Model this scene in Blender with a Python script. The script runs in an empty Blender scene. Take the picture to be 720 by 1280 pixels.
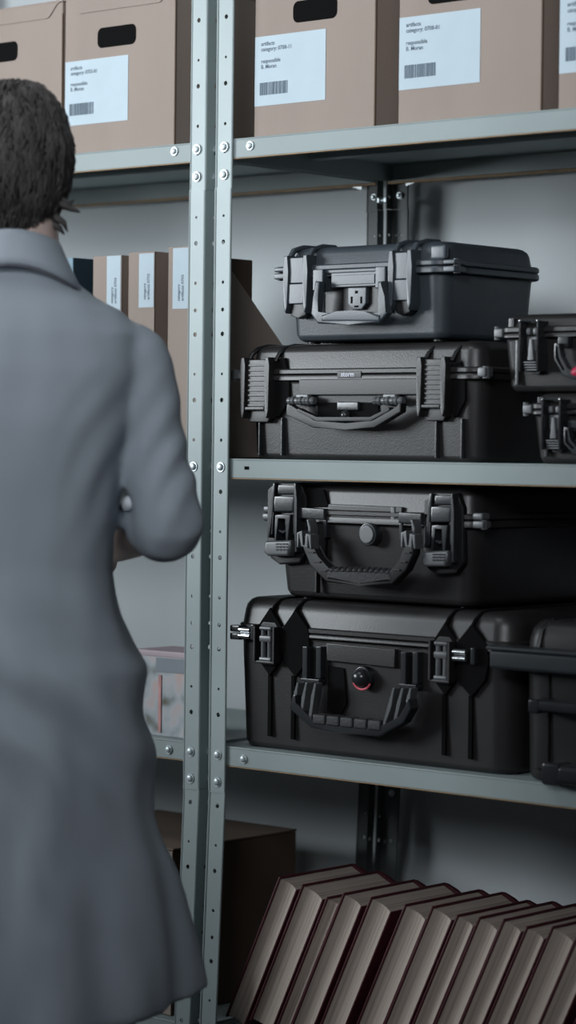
import bpy, bmesh, math, random
from mathutils import Vector, Matrix, noise
random.seed(7)
C = bpy.context.scene.collection
PI = math.pi

# ------------------------------------------------------------------ camera geometry
FPX = 3240.0
TH = math.radians(41.2); PT = math.radians(1.555); ROLL = 0.0115
VH = Vector((-math.sin(TH), math.cos(TH), 0)); RT = Vector((math.cos(TH), math.sin(TH), 0)); ZZ = Vector((0, 0, 1))
CAM = -3.97*VH + 0.1158*RT + 1.2*ZZ
VV = VH*math.cos(PT) - ZZ*math.sin(PT); UP = ZZ*math.cos(PT) + VH*math.sin(PT)
def ray(px, py):
    X = px-360; Y = py-640; cr, sr = math.cos(ROLL), math.sin(ROLL)
    return RT*((X*cr+Y*sr)/FPX) - UP*((-X*sr+Y*cr)/FPX) + VV
def P(px, py, Y=0.0):
    "x, z of a measured point of a front that stands at depth Y on its shelf"
    d = ray(px, py); t = (Y-CAM.y)/d.y; q = CAM + d*t
    return (q.x, q.z)
def PD(px, py, dist):
    return CAM + ray(px, py)*dist

# ------------------------------------------------------------------ materials
MATS = {}
def mat(name, col, rough=0.5, metal=0.0, var=0.0, vscale=8.0, bump=0.0, bscale=200.0, coat=0.0, sheen=0.0, stretch=None, spec=0.5):
    if name in MATS: return MATS[name]
    m = bpy.data.materials.new(name); m.use_nodes = True
    nt = m.node_tree; b = nt.nodes['Principled BSDF']
    b.inputs['Base Color'].default_value = (*col, 1); b.inputs['Roughness'].default_value = rough
    b.inputs['Metallic'].default_value = metal
    b.inputs['Specular IOR Level'].default_value = spec
    if coat: b.inputs['Coat Weight'].default_value = coat
    if sheen: b.inputs['Sheen Weight'].default_value = sheen
    tc = nt.nodes.new('ShaderNodeTexCoord')
    src = tc.outputs['Object']
    if stretch:
        mp = nt.nodes.new('ShaderNodeMapping'); mp.inputs['Scale'].default_value = stretch
        nt.links.new(src, mp.inputs['Vector']); src = mp.outputs['Vector']
    n = nt.nodes.new('ShaderNodeTexNoise'); n.inputs['Scale'].default_value = vscale; n.inputs['Detail'].default_value = 4
    nt.links.new(src, n.inputs['Vector'])
    cr = nt.nodes.new('ShaderNodeValToRGB')
    cr.color_ramp.elements[0].position = 0.3; cr.color_ramp.elements[1].position = 0.7
    cr.color_ramp.elements[0].color = (*[c*(1-var) for c in col], 1)
    cr.color_ramp.elements[1].color = (*[min(1, c*(1+var)) for c in col], 1)
    nt.links.new(n.outputs['Fac'], cr.inputs['Fac']); nt.links.new(cr.outputs['Color'], b.inputs['Base Color'])
    if bump:
        n2 = nt.nodes.new('ShaderNodeTexNoise'); n2.inputs['Scale'].default_value = bscale
        nt.links.new(src, n2.inputs['Vector'])
        bp = nt.nodes.new('ShaderNodeBump'); bp.inputs['Strength'].default_value = bump; bp.inputs['Distance'].default_value = 0.002
        nt.links.new(n2.outputs['Fac'], bp.inputs['Height']); nt.links.new(bp.outputs['Normal'], b.inputs['Normal'])
    MATS[name] = m
    return m
STEEL = mat('grey green painted steel', (.27, .32, .32), .6, .0, .06, 6, .03, 60)
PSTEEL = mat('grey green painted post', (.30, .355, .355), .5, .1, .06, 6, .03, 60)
STEELR = mat('shaded rear post paint', (.07, .08, .08), .6, .1, .08, 6)  # darker copy of the post paint, rear shade put into its colour
STEELD = mat('shelf edge warm reflection', (.30, .20, .11), .7, .0, .2, 30)  # brown paints a warm reflection along the lower shelf edges
BOLT = mat('zinc plated bolt', (.50, .56, .58), .4, .6, .08, 40)
WALLM = mat('painted wall', (.56, .60, .615), .85, 0, .04, 1.5, .15, 90)
FLOORM = mat('grey floor', (.12, .125, .13), .6, 0, .15, 4, .1, 50)
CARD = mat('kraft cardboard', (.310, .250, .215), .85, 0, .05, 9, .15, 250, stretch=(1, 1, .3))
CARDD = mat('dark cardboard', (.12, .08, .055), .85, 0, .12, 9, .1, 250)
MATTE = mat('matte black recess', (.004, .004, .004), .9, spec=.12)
HOLE = mat('dark hand hole', (.004, .004, .004), .95, spec=.1)
PAPER = mat('white paper label', (.47, .565, .625), .75, 0, .03, 20)
INK = mat('printed ink', (.10, .14, .18), .7)
PL = mat('black moulded plastic', (.0185, .0175, .0175), .38, 0, .15, 20, .09, 420)
PLD = mat('deep black plastic', (.007, .007, .0075), .42, 0, .1, 20, .06, 420)
PLG = mat('glossy black plastic', (.022, .024, .027), .25, 0, .1, 20, .05, 200)
PLB = mat('slate black plastic', (.040, .050, .060), .42, 0, .12, 20, .10, 380)
PLBL = mat('slate grey hardware plastic', (.048, .060, .072), .36, 0, .1, 20, .05, 300)
PLS = mat('satin grey latch plastic', (.11, .115, .12), .38, .2, .1, 30)
RUB = mat('ribbed rubber grip', (.022, .022, .024), .6, 0, .1, 30, .3, 200)
SIL = mat('polished latch pin', (.70, .72, .74), .22, .95)
RED = mat('magenta red rubber', (.45, .015, .06), .5)
REDR = mat('red o ring', (.75, .12, .16), .45)
WHT = mat('white lettering', (.62, .64, .72), .5)
COVER = mat('dark maroon book cloth', (.065, .009, .016), .6, 0, .2, 60, .2, 500)
BLUE1 = mat('pale blue binder board', (.10, .19, .25), .55, 0, .08, 10)
BLUE2 = mat('petrol blue binder board', (.012, .035, .052), .55, 0, .1, 10)
SKIN = mat('skin', (.60, .45, .40), .5, 0, .06, 20, .1, 300)
SKIND = mat('dark trouser cloth', (.02, .022, .028), .8, 0, .1, 30)
HAIR = mat('dark greying hair', (.075, .068, .066), .55, 0, .5, 60, .5, 160, stretch=(1, 1, .15), spec=.35)
COAT = mat('blue grey lab coat cotton', (.345, .39, .44), .85, 0, .035, 5, .25, 700, sheen=.05)
COATD = mat('lab coat seam', (.13, .13, .155), .85)
def page_mat():
    m = bpy.data.materials.new('aged page edges'); m.use_nodes = True; nt = m.node_tree; b = nt.nodes['Principled BSDF']
    b.inputs['Roughness'].default_value = .85
    tc = nt.nodes.new('ShaderNodeTexCoord'); mp = nt.nodes.new('ShaderNodeMapping'); mp.inputs['Scale'].default_value = (300, 3, 3)
    nt.links.new(tc.outputs['Object'], mp.inputs['Vector'])
    n = nt.nodes.new('ShaderNodeTexNoise'); n.inputs['Scale'].default_value = 1.0; n.inputs['Detail'].default_value = 3
    nt.links.new(mp.outputs['Vector'], n.inputs['Vector'])
    cr = nt.nodes.new('ShaderNodeValToRGB'); cr.color_ramp.elements[0].position = .35; cr.color_ramp.elements[1].position = .68
    cr.color_ramp.elements[0].color = (.36, .30, .255, 1); cr.color_ramp.elements[1].color = (.52, .44, .38, 1)
    nt.links.new(n.outputs['Fac'], cr.inputs['Fac']); nt.links.new(cr.outputs['Color'], b.inputs['Base Color'])
    bp = nt.nodes.new('ShaderNodeBump'); bp.inputs['Strength'].default_value = .3; bp.inputs['Distance'].default_value = .001
    nt.links.new(n.outputs['Fac'], bp.inputs['Height']); nt.links.new(bp.outputs['Normal'], b.inputs['Normal'])
    return m
PAGES = page_mat()
def carton_mat():
    m = bpy.data.materials.new('printed carton'); m.use_nodes = True; nt = m.node_tree; b = nt.nodes['Principled BSDF']
    b.inputs['Roughness'].default_value = .5
    tc = nt.nodes.new('ShaderNodeTexCoord')
    n = nt.nodes.new('ShaderNodeTexNoise'); n.inputs['Scale'].default_value = 26; n.inputs['Detail'].default_value = 1.5
    nt.links.new(tc.outputs['Object'], n.inputs['Vector'])
    cr = nt.nodes.new('ShaderNodeValToRGB'); e = cr.color_ramp.elements
    e[0].position = .32; e[0].color = (.10, .10, .07, 1); e[1].position = .66; e[1].color = (.50, .38, .36, 1)
    k = e.new(.42); k.color = (.30, .34, .36, 1); k = e.new(.52); k.color = (.42, .44, .46, 1); k = e.new(.74); k.color = (.62, .30, .30, 1)
    nt.links.new(n.outputs['Fac'], cr.inputs['Fac']); nt.links.new(cr.outputs['Color'], b.inputs['Base Color'])
    return m
CARTON = carton_mat()

# ------------------------------------------------------------------ mesh building
def rr(x0, x1, y0, y1, r, n=5):
    r = max(.0005, min(r, (x1-x0)/2-.0002, (y1-y0)/2-.0002)); pts = []
    for cx, cy, a0 in ((x1-r, y1-r, 0), (x0+r, y1-r, 90), (x0+r, y0+r, 180), (x1-r, y0+r, 270)):
        for i in range(n+1):
            a = math.radians(a0+90*i/n); pts.append((cx+r*math.cos(a), cy+r*math.sin(a)))
    return pts
class MB:
    def __init__(s): s.v = []; s.f = []; s.marks = []
    def mark(s): s.marks.append((len(s.v), len(s.f))); return s
    def add(s, vs, fs):
        n = len(s.v); s.v += [Vector(v) for v in vs]; s.f += [[i+n for i in f] for f in fs]
    def from_bm(s, bm):
        bm.verts.ensure_lookup_table(); bm.verts.index_update()
        s.add([v.co.copy() for v in bm.verts], [[v.index for v in f.verts] for f in bm.faces]); bm.free()
    def box(s, x0, x1, y0, y1, z0, z1, b=0.0, seg=2):
        bm = bmesh.new(); bmesh.ops.create_cube(bm, size=1)
        for v in bm.verts: v.co = Vector(((x0+x1)/2+v.co.x*(x1-x0), (y0+y1)/2+v.co.y*(y1-y0), (z0+z1)/2+v.co.z*(z1-z0)))
        b = min(b, abs(x1-x0)*.45, abs(y1-y0)*.45, abs(z1-z0)*.45)
        if b > 0: bmesh.ops.bevel(bm, geom=bm.edges[:], offset=b, segments=seg, affect='EDGES', profile=.5)
        bmesh.ops.recalc_face_normals(bm, faces=bm.faces[:]); s.from_bm(bm); return s
    def prism(s, poly, y0, y1, b=0.0, seg=2, axis='y'):
        "poly in (x,z), extruded along y (or poly in (y,z) along x)"
        bm = bmesh.new()
        mk = (lambda p, q: (p[0], q, p[1])) if axis == 'y' else ((lambda p, q: (q, p[0], p[1])) if axis == 'x' else (lambda p, q: (p[0], p[1], q)))
        a = [bm.verts.new(mk(p, y0)) for p in poly]; c = [bm.verts.new(mk(p, y1)) for p in poly]
        bm.faces.new(a); bm.faces.new(c); n = len(poly)
        for i in range(n): bm.faces.new((a[i], a[(i+1) % n], c[(i+1) % n], c[i]))
        if b > 0:
            es = [e for e in bm.edges if abs((e.verts[0].co-e.verts[1].co)[{'y': 1, 'x': 0, 'z': 2}[axis]]) < 1e-6]
            bmesh.ops.bevel(bm, geom=es, offset=b, segments=seg, affect='EDGES', profile=.5, clamp_overlap=True)
        bmesh.ops.recalc_face_normals(bm, faces=bm.faces[:])
        bmesh.ops.triangulate(bm, faces=[f for f in bm.faces if len(f.verts) > 4])
        s.from_bm(bm); return s
    def shell(s, x0, x1, y0, y1, r, prof, n=5):
        "rounded rectangle lofted through (z, inset) levels"
        vs = []; fs = []; L = 4*(n+1)
        for z, ins in prof:
            for p in rr(x0+ins, x1-ins, y0+ins, y1-ins, max(r-ins*.6, .004), n): vs.append((p[0], p[1], z))
        for k in range(len(prof)-1):
            for i in range(L): fs.append([k*L+i, k*L+(i+1) % L, (k+1)*L+(i+1) % L, (k+1)*L+i])
        fs.append(list(range(L))[::-1]); fs.append([(len(prof)-1)*L+i for i in range(L)])
        s.add(vs, fs); return s
    def tube(s, pts, r, n=10, cap=True, flat=None):
        pts = [Vector(p) for p in pts]; rs = r if isinstance(r, (list, tuple)) else [r]*len(pts)
        vs = []; fs = []; ref = None
        for i, p in enumerate(pts):
            t = (pts[min(i+1, len(pts)-1)]-pts[max(i-1, 0)]).normalized()
            if ref is None: ref = Vector((0, 0, 1)) if abs(t.z) < .9 else Vector((0, 1, 0))
            a = (ref-t*ref.dot(t)).normalized(); b = t.cross(a); ref = a
            for k in range(n):
                w = 2*PI*k/n; vs.append(p+(a*math.cos(w)+b*math.sin(w)*(flat or 1))*rs[i])
        for i in range(len(pts)-1):
            for k in range(n): fs.append([i*n+k, i*n+(k+1) % n, (i+1)*n+(k+1) % n, (i+1)*n+k])
        if cap: fs.append(list(range(n))[::-1]); fs.append([(len(pts)-1)*n+k for k in range(n)])
        s.add(vs, fs); return s
    def cyl(s, p0, p1, r, n=16, r2=None, b=0.0):
        p0 = Vector(p0); p1 = Vector(p1); r2 = r if r2 is None else r2; d = (p1-p0)
        if b:
            u = d.normalized(); return s.tube([p0, p0+u*.0001, p1-u*b, p1-u*b*.3, p1], [r, r, r2, r2-b*.3, r2-b], n)
        return s.tube([p0, p1], [r, r2], n)
    def ball(s, c, rx, ry=None, rz=None, n=14, m=10):
        ry = ry or rx; rz = rz or rx; vs = []; fs = []
        for i in range(m+1):
            a = PI*i/m
            for k in range(n):
                w = 2*PI*k/n; vs.append((c[0]+rx*math.sin(a)*math.cos(w), c[1]+ry*math.sin(a)*math.sin(w), c[2]+rz*math.cos(a)))
        for i in range(m):
            for k in range(n): fs.append([i*n+k, (i+1)*n+k, (i+1)*n+(k+1) % n, i*n+(k+1) % n])
        bm = bmesh.new(); bv = [bm.verts.new(v) for v in vs]
        for f in fs: bm.faces.new([bv[i] for i in f])
        bmesh.ops.remove_doubles(bm, verts=bm.verts[:], dist=1e-7); s.from_bm(bm); return s
    def ribbon(s, pts, w, y0, y1, b=0.0):
        "a flat bar following pts (x,z), of in-plane width w, between depths y0 and y1"
        L = []; R = []; n = len(pts)
        for i, p in enumerate(pts):
            a = Vector(pts[max(i-1, 0)]); c = Vector(pts[min(i+1, n-1)]); t = (c-a).normalized(); q = Vector((-t.y, t.x))
            k = 1.0
            if 0 < i < n-1:
                t1 = (Vector(p)-a).normalized(); k = 1/max(.5, abs(t1.dot(t)))
            ww = w[i] if isinstance(w, (list, tuple)) else w
            L.append(tuple(Vector(p)+q*ww/2*k)); R.append(tuple(Vector(p)-q*ww/2*k))
        return s.prism(L+R[::-1], y0, y1, b)
    def build(s, name, m, parent=None, sharp=35, loc=None):
        if s.marks:
            mk = [q_ for q_ in s.marks if q_[1] < len(s.f)]
            if mk[0] != (0, 0): mk = [(0, 0)]+mk
            mk.append((len(s.v), len(s.f))); out = []
            for (a, fa), (b, fb) in zip(mk[:-1], mk[1:]):
                if fb <= fa: continue
                t = MB(); t.v = s.v[a:b]; t.f = [[i-a for i in f] for f in s.f[fa:fb]]; out.append(t.build(name, m, parent, sharp))
            return out[0]
        me = bpy.data.meshes.new(name)
        base = Vector(loc) if loc else (parent.matrix_world_loc if False else Vector((0, 0, 0)))
        me.from_pydata([tuple(v) for v in s.v], [], s.f); me.materials.append(m)
        for p in me.polygons: p.use_smooth = True
        try: me.set_sharp_from_angle(angle=math.radians(sharp))
        except Exception: pass
        me.update(); o = bpy.data.objects.new(name, me); C.objects.link(o)
        if sharp < 90 and len(s.f) > 6:
            wn = o.modifiers.new('w', 'WEIGHTED_NORMAL'); wn.keep_sharp = True; wn.weight = 80
        if parent:
            o.parent = parent
            off = parent_origin(parent); me.transform(Matrix.Translation(-off))
        elif loc:
            me.transform(Matrix.Translation(-base)); o.location = base
        return o
def parent_origin(p):
    v = Vector((0, 0, 0))
    while p: v += p.location; p = p.parent
    return v
def empty(name, label, cat, loc, group=None):
    o = bpy.data.objects.new(name, None); o.empty_display_size = .05; C.objects.link(o); o.location = loc
    o['label'] = label; o['category'] = cat
    if group: o['group'] = group
    return o
def text_mesh(mb, txt, size, fn):
    "append lettering to mb; fn maps text-plane (u,v) to 3-D"
    cu = bpy.data.curves.new('t', 'FONT'); cu.body = txt; cu.size = size; cu.resolution_u = 2; cu.offset = size*.02
    o = bpy.data.objects.new('t', cu); C.objects.link(o)
    dg = bpy.context.evaluated_depsgraph_get(); e = o.evaluated_get(dg); me = e.to_mesh()
    mb.add([fn(v.co.x, v.co.y) for v in me.vertices], [list(p.vertices) for p in me.polygons])
    e.to_mesh_clear(); bpy.data.objects.remove(o); bpy.data.curves.remove(cu)

# ------------------------------------------------------------------ setting
def structure(o): o['kind'] = 'structure'; return o
ZS = [0.2935, 0.733, 1.1725, 1.658]          # tops of the shelves
structure(MB().box(-3.2, 3.4, .475, .56, 0, 3.0).build('wall_back', WALLM))
structure(MB().box(-3.2, 3.4, -4.4, .60, -.08, 0).build('floor', FLOORM))
structure(MB().box(-3.2, 3.4, -4.4, .60, 3.0, 3.06).build('ceiling', mat('ceiling paint', (.30, .32, .33), .9, 0, .03, 2)))
structure(MB().box(-3.2, 3.4, .462, .475, 0, .09, .003).build('baseboard_back', mat('baseboard grey', (.22, .24, .25), .6, 0, .05, 4)))

# ------------------------------------------------------------------ racks
HOLES = [0, .0613, .103, .140, .201]; PER = .2407
ZH0 = 1.2623
def hole_list(z0, z1):
    out = []
    for k in range(-6, 5):
        for i, h in enumerate(HOLES):
            z = ZH0+k*PER-h
            if z0+.012 < z < z1-.012: out.append((z, (.0036, .0026, .0031, .0036, .0022)[i]))
    return sorted(out)
def holed(mb, u0, u1, z0, z1, uc, holes, fn):
    zc = z0; S = .0065
    for z, r in holes:
        if z-S < zc: continue
        mb.add([fn(u0, zc), fn(u1, zc), fn(u1, z-S), fn(u0, z-S)], [[0, 1, 2, 3]])
        # cell with hole
        for a, b in ((u0, uc-S), (uc+S, u1)):
            mb.add([fn(a, z-S), fn(b, z-S), fn(b, z+S), fn(a, z+S)], [[0, 1, 2, 3]])
        n = 12; vs = []
        for k in range(n):
            w = 2*PI*k/n+PI/4; c, s = math.cos(w), math.sin(w); q = S/max(abs(c), abs(s))
            vs.append(fn(uc+c*q, z+s*q))
        for k in range(n):
            w = 2*PI*k/n+PI/4; vs.append(fn(uc+math.cos(w)*r, z+math.sin(w)*r))
        mb.add(vs, [[k, (k+1) % n, n+(k+1) % n, n+k] for k in range(n)])
        zc = z+S
    mb.add([fn(u0, zc), fn(u1, zc), fn(u1, z1), fn(u0, z1)], [[0, 1, 2, 3]])
def lean(x, z):   # the lowest post section splays slightly
    return x - max(0, .663-z)*.040
JO = [0.0, .663, 1.585, 2.25]
def bolt(mb, p, d, r=.0062):
    mb.mark(); p = Vector(p); d = Vector(d)
    mb.cyl(p-d*.002, p+d*.0012, r*1.25, 16); mb.tube([p+d*.0012, p+d*.0032, p+d*.0045], [r*.92, r*.8, r*.45], 12)
def make_post(root, cx, sx, yf, sy, bolts, wside=.034):
    """angle post: corner at (cx, yf), front flange towards sx, side flange towards sy"""
    mb = MB()
    for j in range(3):
        z0, z1 = JO[j], JO[j+1]; off = (0, -.0012, 0)[j]*sy
        hl = hole_list(z0, z1)
        holed(mb, 0, .034, z0, z1-.0008, .0185, hl, lambda u, z: Vector((lean(cx+sx*u, z), yf+off, z)))
        holed(mb, 0, wside, z0, z1-.0008, wside*.55, hl, lambda u, z: Vector((lean(cx, z), yf+off+sy*u, z)))
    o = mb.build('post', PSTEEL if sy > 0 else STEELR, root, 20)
    for p in o.data.polygons: p.use_smooth = False
    md = o.modifiers.new('s', 'SOLIDIFY'); md.thickness = .0016; md.offset = 0
    e = MB()
    for j in range(3):
        z0, z1 = JO[j], JO[j+1]; off = (0, -.0012, 0)[j]*sy
        for u, r in ((.0015, .0022), (.0325, .0018), (.0062, .0008)):
            e.tube([(lean(cx+sx*u, z0), yf+off, z0), (lean(cx+sx*u, (z0+z1)/2), yf+off, (z0+z1)/2), (lean(cx+sx*u, z1), yf+off, z1-.001)], r, 8)
    for z in (.663, 1.585):   # lapped joint
        e.box(min(cx, cx+sx*.034), max(cx, cx+sx*.034), yf-.0016*1.2, yf+.0008, z-.0022, z+.0005)
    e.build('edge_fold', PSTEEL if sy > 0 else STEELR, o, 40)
    b = MB()
    for z, u in bolts: bolt(b, (lean(cx+sx*u, z), yf-.0022 if sy > 0 else yf-.001, z), (0, -1, 0))
    if bolts: b.build('bolt', BOLT, o)
    return o
def make_shelf(root, x0, x1, zt, bolts=(), slot=None, y0=.0028, y1=.4245):
    mb = MB(); t = .0012; h = .0285
    mb.box(x0, x1, y0, y1, zt-t, zt, 0)
    mb.box(x0, x1, y0, y0+t, zt-h, zt, .0005, 1); mb.box(x0, x1, y1-t, y1, zt-h, zt, 0)
    mb.box(x0, x0+t, y0, y1, zt-h, zt, 0); mb.box(x1-t, x1, y0, y1, zt-h, zt, 0)
    mb.tube([(x0, y0+.001, zt-.0008), (x1, y0+.001, zt-.0008)], .0017, 8)
    mb.box(x0, x1, y0+t, y0+.016, zt-h, zt-h+t); mb.box(x0, x1, y1-.016, y1-t, zt-h, zt-h+t)
    # stiffening fold along the middle of the underside
    mb.box(x0+.01, x1-.01, .20, .228, zt-.012, zt-t, .003)
    o = mb.build('shelf', STEEL, root, 30)
    e = MB(); e.box(x0, x1, y0-.0004, y0+.012, zt-h-.0016, zt-h-.0002, 0); e.box(x0, x1, y1-.012, y1+.0004, zt-h-.0040, zt-h-.0002, 0)
    e.build('reflection_edge', STEELD, o)['label'] = 'brown lower edge with warm reflection painted in'
    b = MB()
    for x, z in bolts: bolt(b, (x, y0-.001, z), (0, -1, 0), .0055)
    if bolts: b.build('bolt', BOLT, o)
    if slot:
        s = MB(); s.box(slot[0]-.0045, slot[0]+.0045, y0-.0006, y0+.002, slot[1]-.0025, slot[1]+.0025); s.build('slot', HOLE, o)
    return o
rackR = empty('shelving_rack', 'grey-green bolted steel rack on the right, holding the black equipment cases', 'shelving', (0, 0, 0))
rackL = empty('shelving_rack', 'grey-green bolted steel rack on the left, behind the person in the coat', 'shelving', (-.054, 0, 0))
bz = [(1.647, .0185), (1.605, .0185), (1.160, .0185), (.7195, .0185), (.678, .0185), (.28, .0185)]
make_post(rackR, 0, 1, 0, 1, bz)
make_post(rackL, -.020, -1, 0, 1, bz)
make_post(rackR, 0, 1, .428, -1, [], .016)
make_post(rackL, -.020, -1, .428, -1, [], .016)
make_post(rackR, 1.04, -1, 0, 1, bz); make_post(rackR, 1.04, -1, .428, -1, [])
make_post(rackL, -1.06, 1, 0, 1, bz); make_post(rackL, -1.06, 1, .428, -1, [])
for k, z in enumerate(ZS):
    a = P(311.6, 182) if k == 3 else ((P(303.5, 949)) if k == 1 else None)
    make_shelf(rackR, .003, 1.037, z, [a] if a else [], P(307, 585) if k == 2 else None)
    b_ = P(217, 189) if k == 3 else (P(210, 937) if k == 1 else None)
    make_shelf(rackL, -1.057, -.0235, z, [b_] if b_ else [])
# added bright plates stand in for light in the rear corners, spacer bolts between the two racks
g = MB(); g.prism([(-.058, 1.629), (-.092, 1.629), (-.058, 1.620)], .418, .4195); g.build('lit_corner', mat('lit corner plate', (.75, .8, .82), .4, .4), rackL)
g = MB(); g.prism([(.036, 1.629), (.07, 1.629), (.036, 1.621)], .418, .4195); g.build('lit_corner', MATS['lit corner plate'], rackR)
for y, zs in ((.019, (1.647, 1.605, 1.160, .7195, .678)), (.418, (1.60, 1.46, .70, .655))):
    for z in zs:
        s = MB(); s.cyl((-.0195, y, z), (-.001, y, z), .0035, 12); s.cyl((-.019, y, z), (-.0155, y, z), .0068, 6); s.cyl((-.005, y, z), (-.001, y, z), .0068, 6)
        s.build('spacer_bolt', BOLT, rackR)
# small screws on the rear posts
s = MB()
for x, z in ((.018, 1.607), (.018, 1.475), (.018, .66), (.018, .62)): bolt(s, (x, .424, z), (0, -1, 0), .0042)
s.build('rear_bolt', BOLT, rackR)
s = MB()
for x, z in ((-.036, 1.607), (-.036, 1.475), (-.036, .66)): bolt(s, (x, .424, z), (0, -1, 0), .0042)
s.build('rear_bolt', BOLT, rackL)

# ------------------------------------------------------------------ boxes on top shelf
def label_sheet(parent, x0, x1, z0, z1, y, lines, tx=.0125, size=.0085, name='label', code='8-41'):
    mb = MB(); mb.box(x0, x1, y-.0004, y, z0, z1); o = mb.build(name, PAPER, parent); o['label'] = 'white printed paper label'
    t = MB(); H = z1-z0
    for s, fz in lines: text_mesh(t, s, size, lambda u, v, fz=fz: Vector((x0+tx+u, y-.0007, z1-fz*H+v)))
    t.build('print', INK, o); t = MB()
    bx = x0+tx-.002; rnd = random.Random(int(abs(x0)*1e4)); x = bx; w0 = .055
    while x < bx+w0:
        w = rnd.choice((.0008, .0012, .002, .0027)); t.box(x, x+w, y-.0008, y-.0005, z0+.016, z0+.035); x += w+rnd.choice((.0006, .0009, .0014))
    t.build('barcode', INK, o); return o
LN = lambda c: [('artifacts', .135), ('category: '+c, .215), ('responsible', .385), ('B. Moran', .465)]
def pill(xc, zc, w, h, n=7):
    r = h/2; pts = []
    rc = .010
    for cx, cz, a0 in ((xc+w/2-rc, zc+r-rc, 0), (xc-w/2+rc, zc+r-rc, 90), (xc-w/2+rc, zc-r+rc, 180), (xc+w/2-rc, zc-r+rc, 270)):
        for i in range(n): a = math.radians(a0+90*i/(n-1)); pts.append((cx+rc*math.cos(a), cz+rc*math.sin(a)))
    return pts
def archive_box(label, x0, x1, y0, dep, z0, hole, lab, code, flap, h=.252):
    r = empty('archive_box', label, 'box', ((x0+x1)/2, y0+dep/2, z0), 'cardboard archive boxes on the top shelves')
    z1 = z0+h
    MB().box(x0, x1, y0, y0+dep, z0, z1, .0025).build('carton', CARD, r)
    # lid folded down over the front with curved corners
    f = MB(); zf = z0+.227; c = .03; pts = [(x0+.004, z1-.001)]
    for i in range(9):
        t = i/8; s = t*t*(3-2*t)
        pts.append((x0+.006+c*t, z1-.002-(z1-.002-zf)*s))
    for i in range(9):
        t = 1-i/8; s = t*t*(3-2*t)
        pts.append((x1-.006-c*t, z1-.002-(z1-.002-zf)*s))
    pts.append((x1-.004, z1-.001))
    f.prism(pts, y0-.0018, y0+.001); f.box(x0-.0015, x1+.0015, y0-.0015, y0+dep+.0015, z1-.001, z1+.002, .001)
    f.build('lid', CARD, r)
    if hole:
        MB().prism(pill(hole[0], hole[1], .086, .032), y0-.0006, y0+.002).build('hand_hole', HOLE, r)['label'] = 'dark slotted hand hole'
    MB().box(x1-.0016, x1+.0004, y0+.0, y0+.003, z0, z1-.02).build('edge_fold', CARDD, r)
    if lab: label_sheet(r, *lab, y0-.0002, LN(code))
    return r
T = ZS[3]
archive_box('cardboard archive box farthest left on the top shelf, above the head', -.625, -.3615, .02, .36, T, P(0, 66, .02), None, '', 0)
archive_box('cardboard archive box with white label, left of the steel posts', -.3555, -.108, .02, .36, T, P(146, 45, .02), (-.3535, -.2105, 1.7065, 1.8098), '0703-81', 0)
archive_box('cardboard archive box with white label, just right of the steel posts', .0585, .2952, .02, .36, T, P(394, 12, .02), (.0600, .2005, 1.7068, 1.8115), '0708-11', 0)
archive_box('cardboard archive box with white label, second from the posts on the right rack', .3388, .5925, .02, .36, T, P(565, -12, .02), (.3402, .4862, 1.709, 1.813), '0708-81', 0)
archive_box('cardboard archive box cut by the right edge of the picture', .6210, .868, .02, .36, T, (.74, 1.842), (.6225, .768, 1.709, 1.814), '0708-92', 0)

# ------------------------------------------------------------------ files in the left rack, middle shelf
M = ZS[2]
def file_box(label, x0, x1, zt, lab, slant, mat_=CARD, y0=.02, dep=.27):
    r = empty('magazine_file', label, 'file box', ((x0+x1)/2, y0, M), 'cardboard magazine files on the left rack')
    t = .002
    if slant: side = [(y0, M), (y0+dep, M), (y0+dep, M+.1195), (y0+.0405, zt), (y0, zt)]
    else: side = [(y0, M), (y0+dep, M), (y0+dep, zt-.002), (y0, zt)]
    MB().box(x0, x1, y0-.0005, y0+t, M, zt, .0006).build('front_panel', mat_, r)
    for a in (x0, x1-t): MB().prism(side, a, a+t, axis='x').build('side_panel', mat_, r)
    b = MB(); b.box(x0, x1, y0+dep-t, y0+dep, M, side[2][1]); b.box(x0, x1, y0, y0+dep, M, M+t)
    if not slant: b.box(x0+t, x1-t, y0+t, y0+dep-t, M+.01, zt-.004)
    b.build('back_and_base', mat_, r)
    if lab:
        x, X, z, Z = lab
        s = MB().box(x, X, y0-.0010, y0-.0006, z, Z).build('label', PAPER, r)
        tt = MB()
        for i, (w, s0) in enumerate((('artifacts 0703', .012), ('category', .012))):
            text_mesh(tt, w, .0075, lambda u, v, i=i: Vector((x+(X-x)*(.72-.25*i)-v, y0-.0013, z+.012+u)))
        tt.build('print', INK, s)
    return r
file_box('cardboard magazine file leftmost of three, beside the dark blue binder', -.285, -.2205, 1.4935, (-.2535, -.2225, 1.405, 1.493), False, dep=.17)
file_box('cardboard magazine file, middle one of three on the left rack', -.205, -.1475, 1.4965, (-.1815, -.1488, 1.409, 1.494), False, dep=.17)
file_box('tall cardboard magazine file with slanted side, right behind the steel posts', -.1176, -.055, 1.5015, (-.1075, -.0745, 1.405, 1.4995), True)
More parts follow.
